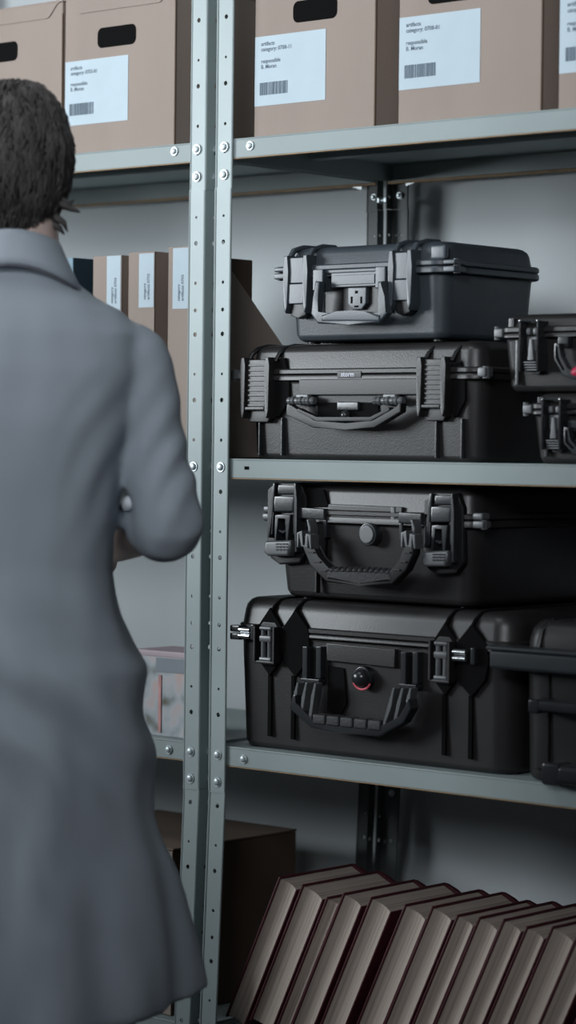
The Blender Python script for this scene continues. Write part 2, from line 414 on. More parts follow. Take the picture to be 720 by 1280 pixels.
# dark folder standing behind the slanted file
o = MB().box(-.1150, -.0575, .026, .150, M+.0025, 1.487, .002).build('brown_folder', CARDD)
o['label'] = 'dark brown folder standing inside the slanted magazine file'; o['category'] = 'folder'
def binder(label, x0, x1, zt, y0=.022, dep=.26):
    r = empty('binder', label, 'binder', ((x0+x1)/2, y0, M), 'blue binders on the left rack')
    MB().box(x0, x1, y0, y0+.003, M, zt, .001).build('spine', BLUE1, r)
    b = MB(); b.box(x0, x0+.003, y0+.002, y0+dep, M, zt, .001); b.mark().box(x1-.003, x1, y0+.002, y0+dep, M, zt, .001); b.build('cover_board', BLUE2, r)
    MB().box(x0+.004, x1-.004, y0+.006, y0+dep-.01, M+.003, zt-.006).build('page_block', BLUE2, r)
    t = MB(); t.cyl(((x0+x1)/2, y0-.0008, M+.09), ((x0+x1)/2, y0+.002, M+.09), .011, 16); t.build('finger_ring', BLUE2, r)
binder('pale blue spined binder next to the cardboard magazine files', -.378, -.3345, 1.494)
binder('blue binder partly hidden by the coat collar', -.455, -.408, 1.490)

# left rack, lower shelves
r = empty('printed_carton', 'colourful printed carton on the lower left shelf beside the posts', 'box', (-.12, .03, ZS[1]))
MB().box(-.19, -.075, .03, .115, ZS[1], .862, .002).build('carton', CARTON, r)
MB().box(-.191, -.074, .029, .116, .858, .868, .002).build('lid', mat('pink carton edge', (.45, .36, .40), .6, 0, .1, 20), r)
MB().box(-.145, -.078, .0288, .0298, .835, .857).build('header_strip', mat('grey blue strip', (.20, .23, .26), .6, 0, .05, 20), r)
MB().box(-.139, -.133, .0285, .0298, ZS[1]+.006, .83).build('side_stripe', mat('salmon stripe', (.52, .26, .25), .6, 0, .3, 30), r)
r = empty('storage_box', 'large brown storage box with dark side, at the bottom of the left rack', 'box', (-.25, .03, ZS[0]))
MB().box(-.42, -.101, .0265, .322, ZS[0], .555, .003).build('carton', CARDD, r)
MB().box(-.42, -.1005, .026, .3225, .5552, .5585, .001).build('lid', mat('dull brown lid', (.16, .115, .085), .8, 0, .1, 10), r)
MB().box(-.419, -.102, .0255, .0262, ZS[0]+.002, .554).build('front_face', CARD, r)

# ------------------------------------------------------------------ equipment cases
GC = 'black hard plastic equipment cases'
def shells(root, x0, x1, y0, y1, zb, zs, zt, m, rim=.007, rh=.012, r=.022, taper=.006, top=.014):
    b = MB(); b.shell(x0, x1, y0, y1, r, [(zb, taper+.010), (zb+.003, taper+.004), (zb+.010, taper), (zs-rh-.004, .0), (zs-rh-.001, -.001)])
    b.shell(x0-rim, x1+rim, y0-rim, y1+rim, r+rim*.6, [(zs-rh, .0025), (zs-rh+.002, 0), (zs-.0030, 0), (zs-.0008, .0015)])
    body = b.build('body', m, root, 40)
    l = MB(); l.shell(x0-rim, x1+rim, y0-rim, y1+rim, r+rim*.6, [(zs+.0004, .0015), (zs+.002, 0), (zs+.007, 0), (zs+.009, .002)])
    h = zt-zs
    l.shell(x0, x1, y0, y1, r, [(zs+.006, -.001), (zs+.009, .0), (zt-top, .003), (zt-top*.55, .0055), (zt-top*.2, .011), (zt-top*.05, .017), (zt, .026)])
    lid = l.build('lid', m, root, 40)
    return body, lid
def hinges(root, xs, y1, zs, m):
    for x in xs: MB().cyl((x-.02, y1+.008, zs), (x+.02, y1+.008, zs), .006, 12).box(x-.02, x+.02, y1, y1+.01, zs-.012, zs+.012, .002).build('hinge', m, root)
def vent_lid_groove(root, xs, y0, y1, zt, m, w=.006, h=.003):
    mb = MB()
    for x in xs: mb.box(x-w/2, x+w/2, y0+.02, y1-.02, zt-.004, zt+h*.0+.0012, .0008)
    mb.build('lid_rib', m, root)

# --- case 1 : slate black, on top of the stack on the middle shelf
Y = .03
r = empty('equipment_case', 'slate-black hard case with a smooth lid, topmost on the middle shelf', 'case', (.27, .15, 1.3478), GC)
c1 = r; y1 = .255
body, lid = shells(r, .1195, .4215, Y, y1, 1.3505, 1.4545, 1.4915, PLB, .010, .011, .024, .006, .012)
def rx(px, py, Yp=.02): return P(px, py, Yp)[0]
def rz(px, py, Yp=.02): return P(px, py, Yp)[1]
# feet
f = MB()
for x in (.15, .39):
    for y in (.06, .225): f.mark().cyl((x, y, 1.3478), (x, y, 1.3515), .010, 12)
f.build('foot', PLD, r)
# corner lock ears
for s, x in ((-1, .1195), (1, .4215)):
    e = MB(); xe = x+s*.010
    e.box(min(x, x+s*.021), max(x, x+s*.021), Y-.006, Y+.022, 1.4555, 1.4625, .002); e.box(min(x, x+s*.021), max(x, x+s*.021), Y-.006, Y+.022, 1.4445, 1.4535, .002)
    e.cyl((x+s*.016, Y+.006, 1.443), (x+s*.016, Y+.006, 1.464), .0055, 12)
    e.build('lock_eyelet', PLBL, body)
def latch_smooth(root, xa, xb, zt, zb, m, Yf):
    l = MB(); w = xb-xa
    # two side rails
    for x in (xa, xb):
        l.prism([(x-.004, zt+.004), (x+.004, zt+.004), (x+.005, zt-.02), (x+.004, zb+.01), (x, zb), (x-.004, zb+.01), (x-.005, zt-.02)], Yf-.020, Yf+.004, .0015)
    o = l.build('latch', m, root, 30)
    p = MB(); p.box(xa+.003, xb-.003, Yf-.0165, Yf, (zt+zb)/2+.0036, zt+.001, .0015); p.box(xa+.003, xb-.003, Yf-.0175, Yf-.002, zb+.014, (zt+zb)/2+.003, .0015)
    p.build('latch_flap', m, o)
    d = MB(); d.prism([(xa-.003, zb+.016), (xb+.003, zb+.016), (xb-.004, zb-.003), ((xa+xb)/2, zb-.008), (xa+.004, zb-.003)], Yf-.012, Yf+.003, .002)
    d.build('latch_base', PLD, o)
    # rails run up over the lid front edge
    t = MB()
    for x in (xa, xb): t.mark().tube([(x, Yf-.010, zt), (x, Yf-.002, zt+.012), (x, Yf+.02, zt+.018), (x, Yf+.05, zt+.0185)], .0045, 8)
    t.build('lid_rib', m, o)
zt1 = 1.478
latch_smooth(r, rx(362, 370), rx(386, 370), zt1-.004, rz(370, 392), PLBL, Y)
latch_smooth(r, rx(493, 370), rx(516, 370), zt1-.004, rz(505, 388), PLBL, Y)
# handle brackets, plate and handle
h = MB()
for a, b in ((396, 409), (474, 487)):
    h.mark().box(rx(a, 350), rx(b, 350), Y-.020, Y+.002, rz(400, 364), rz(400, 337), .002)
h.mark().box(rx(396, 345), rx(487, 345), Y-.013, Y+.002, rz(440, 341), rz(440, 336), .0015)
hb = h.build('handle_bracket', PLBL, r)
n = MB(); n.box(rx(415, 350), rx(475, 350), Y-.012, Y+.001, rz(445, 358.5), rz(445, 340), .0012); n.box(rx(420, 350), rx(470, 350), Y-.0135, Y, rz(445, 355.5), rz(445, 343.5), .0008)
n.build('nameplate', PLBL, r)
# recess behind handle
MB().box(rx(402, 375), rx(484, 375), Y-.0015, Y+.001, rz(445, 392), rz(445, 358), .001).build('recess', PLD, r)
hs = MB(); a_, b_ = rx(434, 370), rx(457, 370); zt_, zb_ = rz(445, 359), rz(445, 388)
hs.prism([(a_, zt_), (b_, zt_), (b_, zb_+.010), ((a_*.25+b_*.75), zb_+.001), ((a_*.75+b_*.25), zb_+.001), (a_, zb_+.010)], Y-.009, Y-.001, .002)
hs_ = hs.build('purge_valve', PLBL, r)
q = MB()
for px, py, w, hh in ((445, 365, .0022, .002), (439, 375, .0013, .005), (451, 375, .0013, .005), (445, 383, .0035, .0013)):
    x, z = P(px, py, .02); q.mark().box(x-w, x+w, Y-.0098, Y-.008, z-hh, z+hh)
q.build('slot', HOLE, hs_)
hd = MB(); A = [P(403, 352, .01), P(401, 372, .01), P(398, 392, .01), P(404, 399, .01), P(442, 401, .01), P(480, 399, .01), P(486, 391, .01), P(482, 372, .01), P(481, 352, .01)]
hd.ribbon(A, [.009, .009, .011, .012, .012, .012, .011, .009, .009], Y-.032, Y-.018, .003)
ho = hd.build('handle', PLBL, r, 40)
gr = MB(); B = [P(406, 394, .005), P(425, 389.5, .005), P(442, 388.5, .005), P(460, 389.5, .005), P(479, 394, .005)]
gr.prism(B+[P(479, 402, .005), P(406, 402, .005)], Y-.034, Y-.016, .003); gr.build('grip', PLBL, ho, 40)
# corner gusset on the front right
MB().box(.396, .424, Y-.004, Y+.006, 1.463, 1.4845, .004).build('corner_boss', PLBL, lid)
hinges(r, (.18, .36), y1, 1.4545, PLB)

# --- case 2 : large, middle shelf
Y = .03
r = empty('equipment_case', 'wide black hard case with ribbed latches, lying on the middle shelf under the slate one', 'case', (.265, .2, M), GC)
body, lid = shells(r, .0415, .4875, Y, .385, M+.0002, 1.3005, 1.3465, PL, .006, .010, .026, .005, .013)
for s, x in ((-1, .0415), (1, .4875)):
    e = MB(); k_ = .026 if s < 0 else .015; e.box(min(x, x+s*k_), max(x, x+s*k_), Y-.010, Y+.010, 1.294, 1.3085, .003); e.cyl((x+s*(k_-.004), Y-.002, 1.2925), (x+s*(k_-.004), Y-.002, 1.3095), .0055, 12)
    e.build('lock_eyelet', PLS, body)
def rail_latch(root, xa, xb, zt, zb, m, Yf, ridges=9, low=None, side=1):
    l = MB()
    for x in (xa, xb):
        l.prism([(x-.0035, zt), (x+.0035, zt), (x+.0045, zt-.012), (x+.004, zb+.012), (x+.001, zb), (x-.002, zb+.001), (x-.0045, zb+.012), (x-.0045, zt-.012)], Yf-.019, Yf+.004, .0013)
    o = l.build('latch', PL, root, 30)
    p = MB(); p.box(xa+.004, xb-.004, Yf-.013, Yf+.001, zb+.014, zt-.003, .002)
    zz = zb+.018; k = 0; st = (zt-.006-zz)/ridges
    for k in range(ridges):
        p.box(xa+.006, xb-.006, Yf-.0145, Yf-.012, zz+k*st, zz+k*st+st*.45, .0006)
    p.box(xa+.005, xb-.005, Yf-.019, Yf-.010, zb+.012, zb+.0175, .0015)
    p.build('latch_flap', PL, o)
    d = MB(); d.prism([(xa-.003, zb+.016), (xb+.004, zb+.016), (xb+.002, zb+.004), (xb-.006, zb-.006), (xa+.008, zb-.006), (xa-.002, zb+.004)], Yf-.009, Yf+.003, .002)
    d.build('latch_base', PLD, o)
    t = MB()
    for x in (xa, xb+.006): t.mark().tube([(x, Yf-.006, zt-.006), (x+side*.003, Yf+.000, zt+.006), (x+side*.008, Yf+.007, zt+.0135), (x+side*.012, Yf+.024, 1.3452), (x+side*.013, Yf+.2, 1.3452)], .0035, 8)
    t.build('lid_rib', PLD, o)
    return o
def body_ridges(root, xs, Yf, z0, z1, m, w=.004, d=.0035):
    b = MB()
    for x in xs: b.mark().box(x-w/2, x+w/2, Yf-d, Yf+.006, z0, z1, .0012)
    b.build('body_rib', m, root)
ztA = rz(325, 447); zbA = rz(325, 523)
rail_latch(r, rx(308, 480), rx(338, 480), ztA, zbA, PLS, Y)
rail_latch(r, rx(528, 480), rx(558, 480), rz(545, 446), rz(545, 521), PLS, Y)
body_ridges(r, (rx(320, 550), rx(348, 550), rx(541, 550), rx(573, 550)), Y, M+.006, rz(345, 522), PLG)
# dark flanks beside latches
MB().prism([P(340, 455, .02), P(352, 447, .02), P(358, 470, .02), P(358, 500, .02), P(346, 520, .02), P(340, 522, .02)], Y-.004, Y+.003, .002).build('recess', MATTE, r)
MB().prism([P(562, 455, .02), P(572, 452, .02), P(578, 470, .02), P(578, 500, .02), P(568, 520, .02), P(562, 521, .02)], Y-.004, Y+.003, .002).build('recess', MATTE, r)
# name band + tiny lettering
MB().box(rx(371, 485), rx(525, 485), Y-.006, Y+.002, rz(430, 494), rz(430, 472), .002).build('name_band', PLD, lid)
w = MB(); xw = rx(427, 468, .024)
text_mesh(w, 'storm', .0098, lambda u, v: Vector((xw+u*1.1, Y-.0078, rz(437, 470.5, .024)+v)))
w.build('lettering', WHT, lid)['label'] = 'tiny white lettering'
w = MB().box(rx(422, 468, .024), rx(452, 468, .024), Y-.0072, Y-.002, rz(437, 472.5, .024), rz(437, 464, .024), .001).build('badge', PLD, lid)
# handle pivots
hp = MB()
for a, b in ((359, 392), (466, 503)):
    hp.mark()
    x0_, x1_ = rx(a, 500, .015), rx(b, 500, .015); z_ = rz((a+b)/2, 501, .015)
    hp.cyl((x0_, Y-.012, z_), (x1_, Y-.012, z_), .0052, 12)
    n_ = 7
    for i in range(n_):
        x_ = x0_+(x1_-x0_)*(i+.5)/n_; hp.cyl((x_-.0022, Y-.012, z_), (x_+.0022, Y-.012, z_), .0068 if i % 2 else .0058, 12)
    hp.box((x0_+x1_)/2-.012, (x0_+x1_)/2+.012, Y-.012, Y+.001, z_-.006, z_+.010, .002)
hp.build('handle_bracket', PLS, r, 30)
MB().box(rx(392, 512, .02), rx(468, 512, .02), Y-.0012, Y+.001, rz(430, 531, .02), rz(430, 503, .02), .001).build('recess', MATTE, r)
v = MB()
v.ball((rx(431, 519, .02), Y-.008, rz(431, 519, .02)), .0078, .008, .0070); v.box(rx(419, 510, .02), rx(446, 510, .02), Y-.007, Y, rz(430, 513, .02), rz(430, 502, .02), .002)
v.build('purge_valve', PLG, r)
hd = MB(); A = [P(360, 505, .0), P(360, 513, .0), P(392, 531, .0), P(432, 533, .0), P(467, 531, .0), P(499, 512, .0), P(499, 504, .0)]
hd.ribbon(A, [.006, .008, .009, .009, .009, .008, .006], Y-.030, Y-.016, .0015)
ho = hd.build('handle', PLD, r, 40)
g = MB(); g.ribbon([P(372, 512, 0), P(396, 524.5, 0), P(463, 524.5, 0), P(487, 511, 0)], .005, Y-.031, Y-.019, .001); g.build('grip', PLD, ho)
hinges(r, (.12, .4), .385, 1.3005, PL)

# --- small cases 3 and 4 on the right
def pin_latch(root, xa, xb, zt, zb, Yf):
    l = MB()
    for x in (xa, xb):
        l.prism([(x-.0016, zt), (x+.0016, zt), (x+.002, zb+.01), (x+.001, zb), (x-.002, zb+.01)], Yf-.020, Yf+.003, .0006)
        l.tube([(x, Yf-.0205, zt), (x, Yf-.0215, (zt+zb)/2), (x, Yf-.0205, zb)], .0013, 6)
    l.cyl((xa, Yf-.016, zt), (xb, Yf-.016, zt), .0016, 8)
    o = l.build('latch', PLG, root)
    p = MB(); w = xb-xa; H = zt-zb
    for fx in (.3, .7): p.box(xa+w*(fx-.13), xa+w*(fx+.13), Yf-.015, Yf, zt-H*.28, zt-H*.13, .003)
    p.box(xa+w*.15, xb-w*.15, Yf-.011, Yf, zt-H*.62, zt-H*.30, .003)
    p.prism([(xa+w*.42, zt-H*.36), (xa+w*.58, zt-H*.36), (xa+w*.68, zb+H*.22), (xa+w*.32, zb+H*.22)], Yf-.016, Yf-.008, .0012)
    for k in range(4): p.box(xa+w*.14, xb-w*.14, Yf-.018+k*.001, Yf-.002, zb+H*(.16-.05*k), zb+H*(.195-.05*k), .0008)
    p.build('latch_flap', PLS, o)
    for x in (xa, xb): MB().ball((x, Yf-.021, zt), .0022).build('pin', SIL, o)
    d = MB(); d.prism([(xa, zt), (xb, zt), (xb, zb+.006), (xb-.008, zb-.004), (xa+.008, zb-.004), (xa, zb+.006)], Yf-.005, Yf+.002, .001); d.build('latch_base', PLD, o)
def small_case(label, xl, xr, z0, zs, zt, Yf, la, handle, ear, rimw=.006):
    r = empty('equipment_case', label, 'case', ((xl+xr)/2, Yf+.1, z0), GC)
    body, lid = shells(r, xl, xr, Yf, Yf+.21, z0, zs, zt, PL, rimw, .008, .016, .006, .010)
    e = MB(); e.box(xl-ear, xl+.004, Yf-.006, Yf+.01, zs-.006, zs+.007, .0025); e.cyl((xl-ear+.003, Yf, zs-.009), (xl-ear+.003, Yf, zs+.010), .0045, 10); e.build('lock_eyelet', PLS, body)
    pin_latch(r, *la, Yf)
    g = MB(); g.box(xl+.012, xl+.022, Yf-.003, Yf+.003, zs+.008, zt-.006, .001); g.mark().box(xl+.024, xl+.03, Yf-.002, Yf+.003, z0+.01, zs-.01, .001); g.build('body_rib', PLG, body)
    xa, zz, zlow, red = handle
    b = MB(); b.box(xa-.006, xa+.012, Yf-.012, Yf+.002, zz-.006, zz+.010, .002); b.mark().box(xa+.094, xa+.112, Yf-.012, Yf+.002, zz-.006, zz+.010, .002); b.build('handle_bracket', PLG, r)
    h = MB(); A = [(xa, zz), (xa, zz-.020), (xa+.014, zlow+.004), (xa+.03, zlow), (xa+.076, zlow), (xa+.092, zlow+.004), (xa+.106, zz-.02), (xa+.106, zz)]
    h.ribbon(A, .010, Yf-.022, Yf-.010, .002); ho = h.build('handle', PLG, r)
    k = MB(); k.ribbon([(xa, zz-.004), (xa, zz-.020), (xa+.012, zlow+.008)], .004, Yf-.0225, Yf-.0095, .001); k.build('handle_insert', HOLE, ho)
    if red:
        x, z = P(706, 466, Yf-.03); q = MB(); q.tube([(x, Yf-.016, z), (x+.004, Yf-.016, z), (x+.015, Yf-.016, z+.002), (x+.05, Yf-.016, z+.003), (x+.066, Yf-.016, z+.002), (x+.070, Yf-.016, z+.0)], [.002, .006, .0095, .0095, .007, .003], 14)
        q.build('grip', RED, ho)['label'] = 'magenta red handle grip'
    hinges(r, (xl+.06, xr-.06), Yf+.21, zs, PL)
    return r
Y4 = .05
small_case('small black hard case with pin latches, on the middle shelf at right edge', rx(664, 540, Y4), rx(664, 540, Y4)+.27, M+.0002, rz(660, 512, Y4), 1.2725, Y4,
           (rx(678, 530, .03), rx(700, 530, .03), rz(688, 499, .03), rz(688, 562, .03)), (rx(709, 535, .03), rz(709, 534, .03), rz(709, 568, .03), False), .012)
small_case('small black hard case with magenta red grip, stacked at the right edge', rx(628, 440, Y4), rx(628, 440, Y4)+.28, 1.2732, rz(625, 417, Y4), rz(652, 392, Y4), Y4,
           (rx(650, 430, .03), rx(672, 430, .03), rz(661, 401, .03), rz(661, 464, .03)), (rx(697, 430, .03), rz(697, 429, .03), rz(697, 470, .03), True), .012)

# --- case 5 : lower shelf, upper one
Y = .03
Z6 = .9625
r = empty('equipment_case', 'black hard case with flip buckles, second down, stacked above the large one', 'case', (.29, .2, Z6), GC)
body, lid = shells(r, .098, .478, Y, .375, Z6+.0035, 1.091, 1.1385, PL, .008, .012, .028, .010, .014)
f = MB()
for x in (.14, .44):
    for y in (.07, .33): f.mark().cyl((x, y, Z6+.0003), (x, y, Z6+.005), .012, 12)
f.build('foot', PLD, r)
for s, x in ((-1, .098), (1, .478)):
    e = MB(); e.box(min(x, x+s*.020), max(x, x+s*.020), Y-.004, Y+.016, 1.080, 1.091, .003); e.box(min(x, x+s*.018), max(x, x+s*.018), Y-.004, Y+.016, 1.092, 1.102, .003); e.cyl((x+s*.016, Y+.004, 1.079), (x+s*.016, Y+.004, 1.092), .005, 10)
    e.build('lock_eyelet', PLS, body)
def buckle(root, pxs, Yf, dx):
    "pxs: left px of the latch zone; dx: shift of the measured drawing"
    q = lambda a, b, Yq=.015: P(a+dx, b+pxs, Yq)
    d = MB(); d.prism([q(330, 612), q(340, 603), q(372, 603), q(379, 622), q(379, 690), q(370, 704), q(345, 706), q(334, 698), q(329, 680)], Yf-.008, Yf+.003, .003)
    o = d.build('latch', PLD, root, 40)
    s = MB()
    s.ribbon([q(343, 604), q(341, 625), q(338, 650), q(336, 672)], .005, Yf-.016, Yf-.004, .0015)
    s.ribbon([q(371, 604), q(372, 625), q(372, 650), q(372, 690)], .005, Yf-.020, Yf-.004, .0015)
    s.prism([q(344, 620), q(369, 620), q(368, 640), q(343, 640)], Yf-.018, Yf-.004, .003)
    s.prism([q(347, 606), q(369, 606), q(369, 618), q(346, 618)], Yf-.014, Yf-.004, .002)
    s.build('latch_hook', PLG, o, 40)
    b = MB(); b.ribbon([q(348, 676), q(349, 645), q(364, 645), q(362, 676)], .005, Yf-.022, Yf-.008, .0015)
    b.ribbon([q(349, 662), q(356, 666), q(362, 662)], .003, Yf-.020, Yf-.008, .001)
    b.ribbon([q(343, 640), q(341, 668)], .003, Yf-.018, Yf-.006, .001); b.ribbon([q(368, 640), q(369, 668)], .003, Yf-.018, Yf-.006, .001)
    b.build('buckle', PLG, o, 40)
    t = MB(); t.prism([q(337, 676), q(369, 675), q(369, 686), q(365, 695), q(340, 695), q(335, 690)], Yf-.026, Yf-.008, .004, 3)
    t_ = t.build('latch_flap', PLS, o, 40); t_['label'] = 'satin grey pull tab'
    k = MB()
    for i in range(4):
        for j in range(3):
            x, z = q(347+i*4.0, 680+j*3.6, .005); k.box(x-.0022, x+.0022, Yf-.0268, Yf-.024, z-.0012, z+.0012)
    k.build('tab_texture', PLG, t_)
buckle(r, 0, Y, 0); buckle(r, 13, Y, 196)
# brackets
h = MB(); q = lambda a, b, Yq=.015: P(a, b, Yq)
h.prism([q(373, 634), q(404, 636), q(405, 650), q(373, 648)], Y-.014, Y+.003, .002); h.prism([q(401, 650), q(405, 650), q(405, 672), q(401, 672)], Y-.010, Y+.003, .001)
h.mark().prism([q(497, 640), q(526, 642), q(526, 656), q(497, 654)], Y-.014, Y+.003, .002); h.prism([q(496, 654), q(500, 654), q(500, 676), q(496, 676)], Y-.010, Y+.003, .001)
h.build('handle_bracket', PLG, r, 30)
n = MB(); n.prism([q(405, 630), q(497, 634), q(497, 659), q(405, 652)], Y-.006, Y+.002, .002); nb = n.build('name_band', PL, r)
MB().prism([q(484, 634), q(489, 634), q(489, 653), q(484, 653)], Y-.0075, Y, .001).build('badge', PLS, nb)
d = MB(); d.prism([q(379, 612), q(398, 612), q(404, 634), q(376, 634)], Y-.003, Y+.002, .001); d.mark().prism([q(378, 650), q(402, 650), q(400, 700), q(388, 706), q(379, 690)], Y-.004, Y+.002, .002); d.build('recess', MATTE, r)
v = MB(); x, z = q(460, 668, .018); v.cyl((x, Y+.001, z), (x, Y-.014, z), .0170, 28, b=.002); v_ = v.build('purge_valve', PLG, r); v2 = MB(); v2.cyl((x, Y-.010, z), (x, Y-.0165, z), .0132, 28, b=.0015); v2.build('valve_cap', PLS, v_)
hd = MB(); Yh = .0
A = [P(385, 668, Yh), P(388, 682, Yh), P(397, 702, Yh), P(414, 720, Yh), P(455, 726, Yh), P(494, 724, Yh), P(508, 708, Yh), P(517, 690, Yh), P(519, 672, Yh)]
hd.ribbon(A, [.012, .015, .018, .017, .014, .016, .018, .015, .012], Y-.040, Y-.022, .003)
ho = hd.build('handle', PLD, r, 40)
lp = MB()
for a in (385, 515):
    lp.mark().ribbon([P(a-1, 650, Yh), P(a+2, 660, Yh), P(a+1, 676, Yh)], .0035, Y-.030, Y-.012, .001)
    lp.ribbon([P(a-6, 684, Yh), P(a-6, 666, Yh), P(a-2, 664, Yh), P(a-1, 682, Yh), P(a+5, 684, Yh), P(a+5, 667, Yh), P(a+9, 669, Yh), P(a+10, 686, Yh)], .003, Y-.043, Y-.024, .0008)
lp.build('handle_loop', PLS, ho, 30)
gp = MB(); gp.ribbon([P(414, 717, Yh), P(455, 722, Yh), P(494, 720, Yh)], .016, Y-.0415, Y-.020, .004); gp.build('grip', RUB, ho, 40)
tx = MB()
for i in range(11):
    x, z = P(420+i*7.0, 713+math.sin(i*.3)*-1+.25*i, Yh); tx.ball((x, Y-.031, z), .0062, .012, .0058, 10, 8)
for s, pts in ((0, ((394, 690), (402, 702), (410, 713))), (1, ((514, 690), (509, 702), (501, 712)))):
    for a, b in pts: x, z = P(a, b, Yh); tx.box(x-.007, x+.007, Y-.0425, Y-.039, z-.001, z+.001)
tx.build('grip_texture', RUB, ho, 60)
body_ridges(r, (rx(391, 725),), Y, Z6+.012, rz(391, 706), PLD)
hinges(r, (.17, .41), .375, 1.091, PL)

# --- case 6 : large bottom one
Y = .022
r = empty('equipment_case', 'largest black hard case with silver latch pins, lying on the lower shelf', 'case', (.29, .2, ZS[1]), GC)
body, lid = shells(r, .0262, .5555, Y, .40, ZS[1]+.0002, .9135, Z6-.0002, PL, .004, .008, .036, .006, .020)
q = lambda a, b, Yq=.012: P(a, b, Yq)
def column_latch(root, cx, top, bot, w):
    o = MB(); x0_, x1_ = q(cx-w, top)[0], q(cx+w, top)[0]; zt_, zb_ = q(cx, top)[1], q(cx, bot)[1]
    o.prism([(x0_, zt_-.008), (x0_+.008, zt_), (x1_-.008, zt_), (x1_, zt_-.008), (x1_, zb_+.008), (x1_-.008, zb_), (x0_+.008, zb_), (x0_, zb_+.008)], Y-.006, Y+.004, .001)
    L = o.build('latch', PLD, root, 30)
    f_ = MB()
    for x in (x0_, x1_): f_.ribbon([(x, zt_-.006), (x, zb_+.006)], .004, Y-.018, Y-.002, .001)
    f_.ribbon([(x0_, zb_+.005), (x1_, zb_+.005)], .004, Y-.016, Y-.002, .001); f_.build('latch_frame', PL, L)
    c = MB(); xm = (x0_+x1_)/2; H = zt_-zb_
    for fx in (-.0065, .0065):
        c.cyl((xm+fx, Y-.010, zb_+H*.10), (xm+fx, Y-.010, zb_+H*.90), .0042, 12)
    for fz, hh in ((.86, .05), (.62, .08), (.14, .06)):
        c.box(xm-.0125, xm+.0125, Y-.0155, Y-.004, zb_+H*(fz-hh), zb_+H*(fz+hh), .003)
    c.build('latch_flap', PLS, L)
column_latch(r, 334, 778, 832, 12); column_latch(r, 553, 796, 856, 12)
def diamond(cx, top, bot, w):
    zt_, zb_ = top, bot; m_ = (top+bot)/2
    pts = [q(cx, zt_), q(cx+w*.9, zt_+(m_-zt_)*.55), q(cx+w, m_), q(cx+w*.8, m_+(zb_-m_)*.55), q(cx, zb_), q(cx-w*.8, m_+(zb_-m_)*.55), q(cx-w, m_), q(cx-w*.9, zt_+(m_-zt_)*.55)]
    return pts
d = MB()
for a in ((334, 760, 845, 17), (366, 762, 847, 18), (553, 778, 870, 18), (586, 780, 872, 22)): d.mark().prism(diamond(*a), Y-.0055, Y+.003, .002)
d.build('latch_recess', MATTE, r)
g = MB()
for px_, a, b, t_ in ((332, 843, 921, 760), (361, 845, 925, 762), (550, 868, 945, 778), (583, 870, 950, 780)):
    g.mark().box(q(px_, a)[0]-.0035, q(px_, a)[0]+.0035, Y-.0008, Y+.003, q(px_, b)[1], q(px_, a)[1], .0006)
    xg = q(px_+3, t_)[0]
    g.tube([(xg, Y-.003, q(px_, t_+6)[1]), (xg+.003, Y+.002, .9505), (xg+.006, Y+.013, .9600), (xg+.009, Y+.03, .9622), (xg+.009, Y+.3, .9622)], .003, 8)
g.build('shell_groove', HOLE, r)
# silver lock barrels
for a, b, c_ in ((303, 791, 6), (578, 819, 7)):
    x, z = q(a+6 if a < 400 else a, b)
    s = MB(); s.cyl((x-.012, Y-.014, z-.0046), (x+.010, Y-.014, z-.0046), .0042, 12); s.cyl((x-.012, Y-.014, z+.0046), (x+.010, Y-.014, z+.0046), .0042, 12)
    s.build('lock_pin', SIL, r)['label'] = 'shiny silver lock pin'
e = MB()
x, z = q(295, 790); e.box(x-.006, x+.014, Y-.018, Y-.002, z+.001, z+.011, .002); e.box(x-.006, x+.014, Y-.018, Y-.002, z-.011, z-.001, .002)
x, z = q(318, 790); e.mark().box(x-.002, x+.006, Y-.018, Y-.0, z-.012, z+.012, .002)
x, z = q(592, 820); e.mark().box(x-.002, x+.006, Y-.016, Y-.0, z-.012, z+.012, .002)
e.build('lock_eyelet', PLG, body)
# brackets with twin bars, nameplate
b = MB(); d = MB()
for cxs in ((382, 399), (505, 520)):
    off = 0 if cxs[0] < 450 else 7; b.mark(); d.mark()
    for cx in cxs:
        x, zt_ = q(cx, 808+off); zb_ = q(cx, 848+off)[1]; b.box(x-.005, x+.005, Y-.012, Y+.002, zb_, zt_, .0015)
    xa_, xb_ = q(cxs[0]-3, 848+off)[0], q(cxs[1]+3, 848+off)[0]; z = q(cxs[0], 850+off)[1]
    b.box(xa_, xb_, Y-.016, Y+.002, z-.003, z+.003, .001)
    d.box(xa_+.003, xb_-.003, Y-.004, Y+.002, z, q(cxs[0], 812+off)[1], .001)
b.build('handle_bracket', PLG, r); d.build('recess', MATTE, r)
n = MB(); n.prism([q(407, 804), q(492, 812), q(492, 835), q(407, 826)], Y-.008, Y+.002, .0015); n.build('nameplate', PL, r)
d = MB(); d.prism([q(405, 832), q(425, 836), q(428, 880), q(420, 895), q(404, 888)], Y-.0015, Y+.002, .001); d.build('recess', MATTE, r)
x, z = q(452, 847); v = MB(); v.cyl((x, Y, z), (x, Y-.010, z), .0165, 20, b=.002); v.ball((x, Y-.012, z), .0145, .012, .0130); vo = v.build('purge_valve', PLG, r)
v = MB(); pts = []
for i in range(11):
    a = math.radians(205+i*13); pts.append((x+.017*math.cos(a), Y-.0095, z+.0155*math.sin(a)-.002))
v.tube(pts, .0016, 8); v.build('ring', REDR, vo)['label'] = 'thin red ring under the valve'
hd = MB(); Yh = -.008
A = [P(371, 868, Yh), P(368, 882, Yh), P(392, 905, Yh), P(430, 912, Yh), P(476, 916, Yh), P(505, 900, Yh), P(514, 884, Yh), P(512, 874, Yh)]
hd.ribbon(A, [.006, .008, .010, .011, .010, .009, .008, .006], Y-.036, Y-.016, .002); ho = hd.build('handle', PLG, r, 40)
lp = MB()
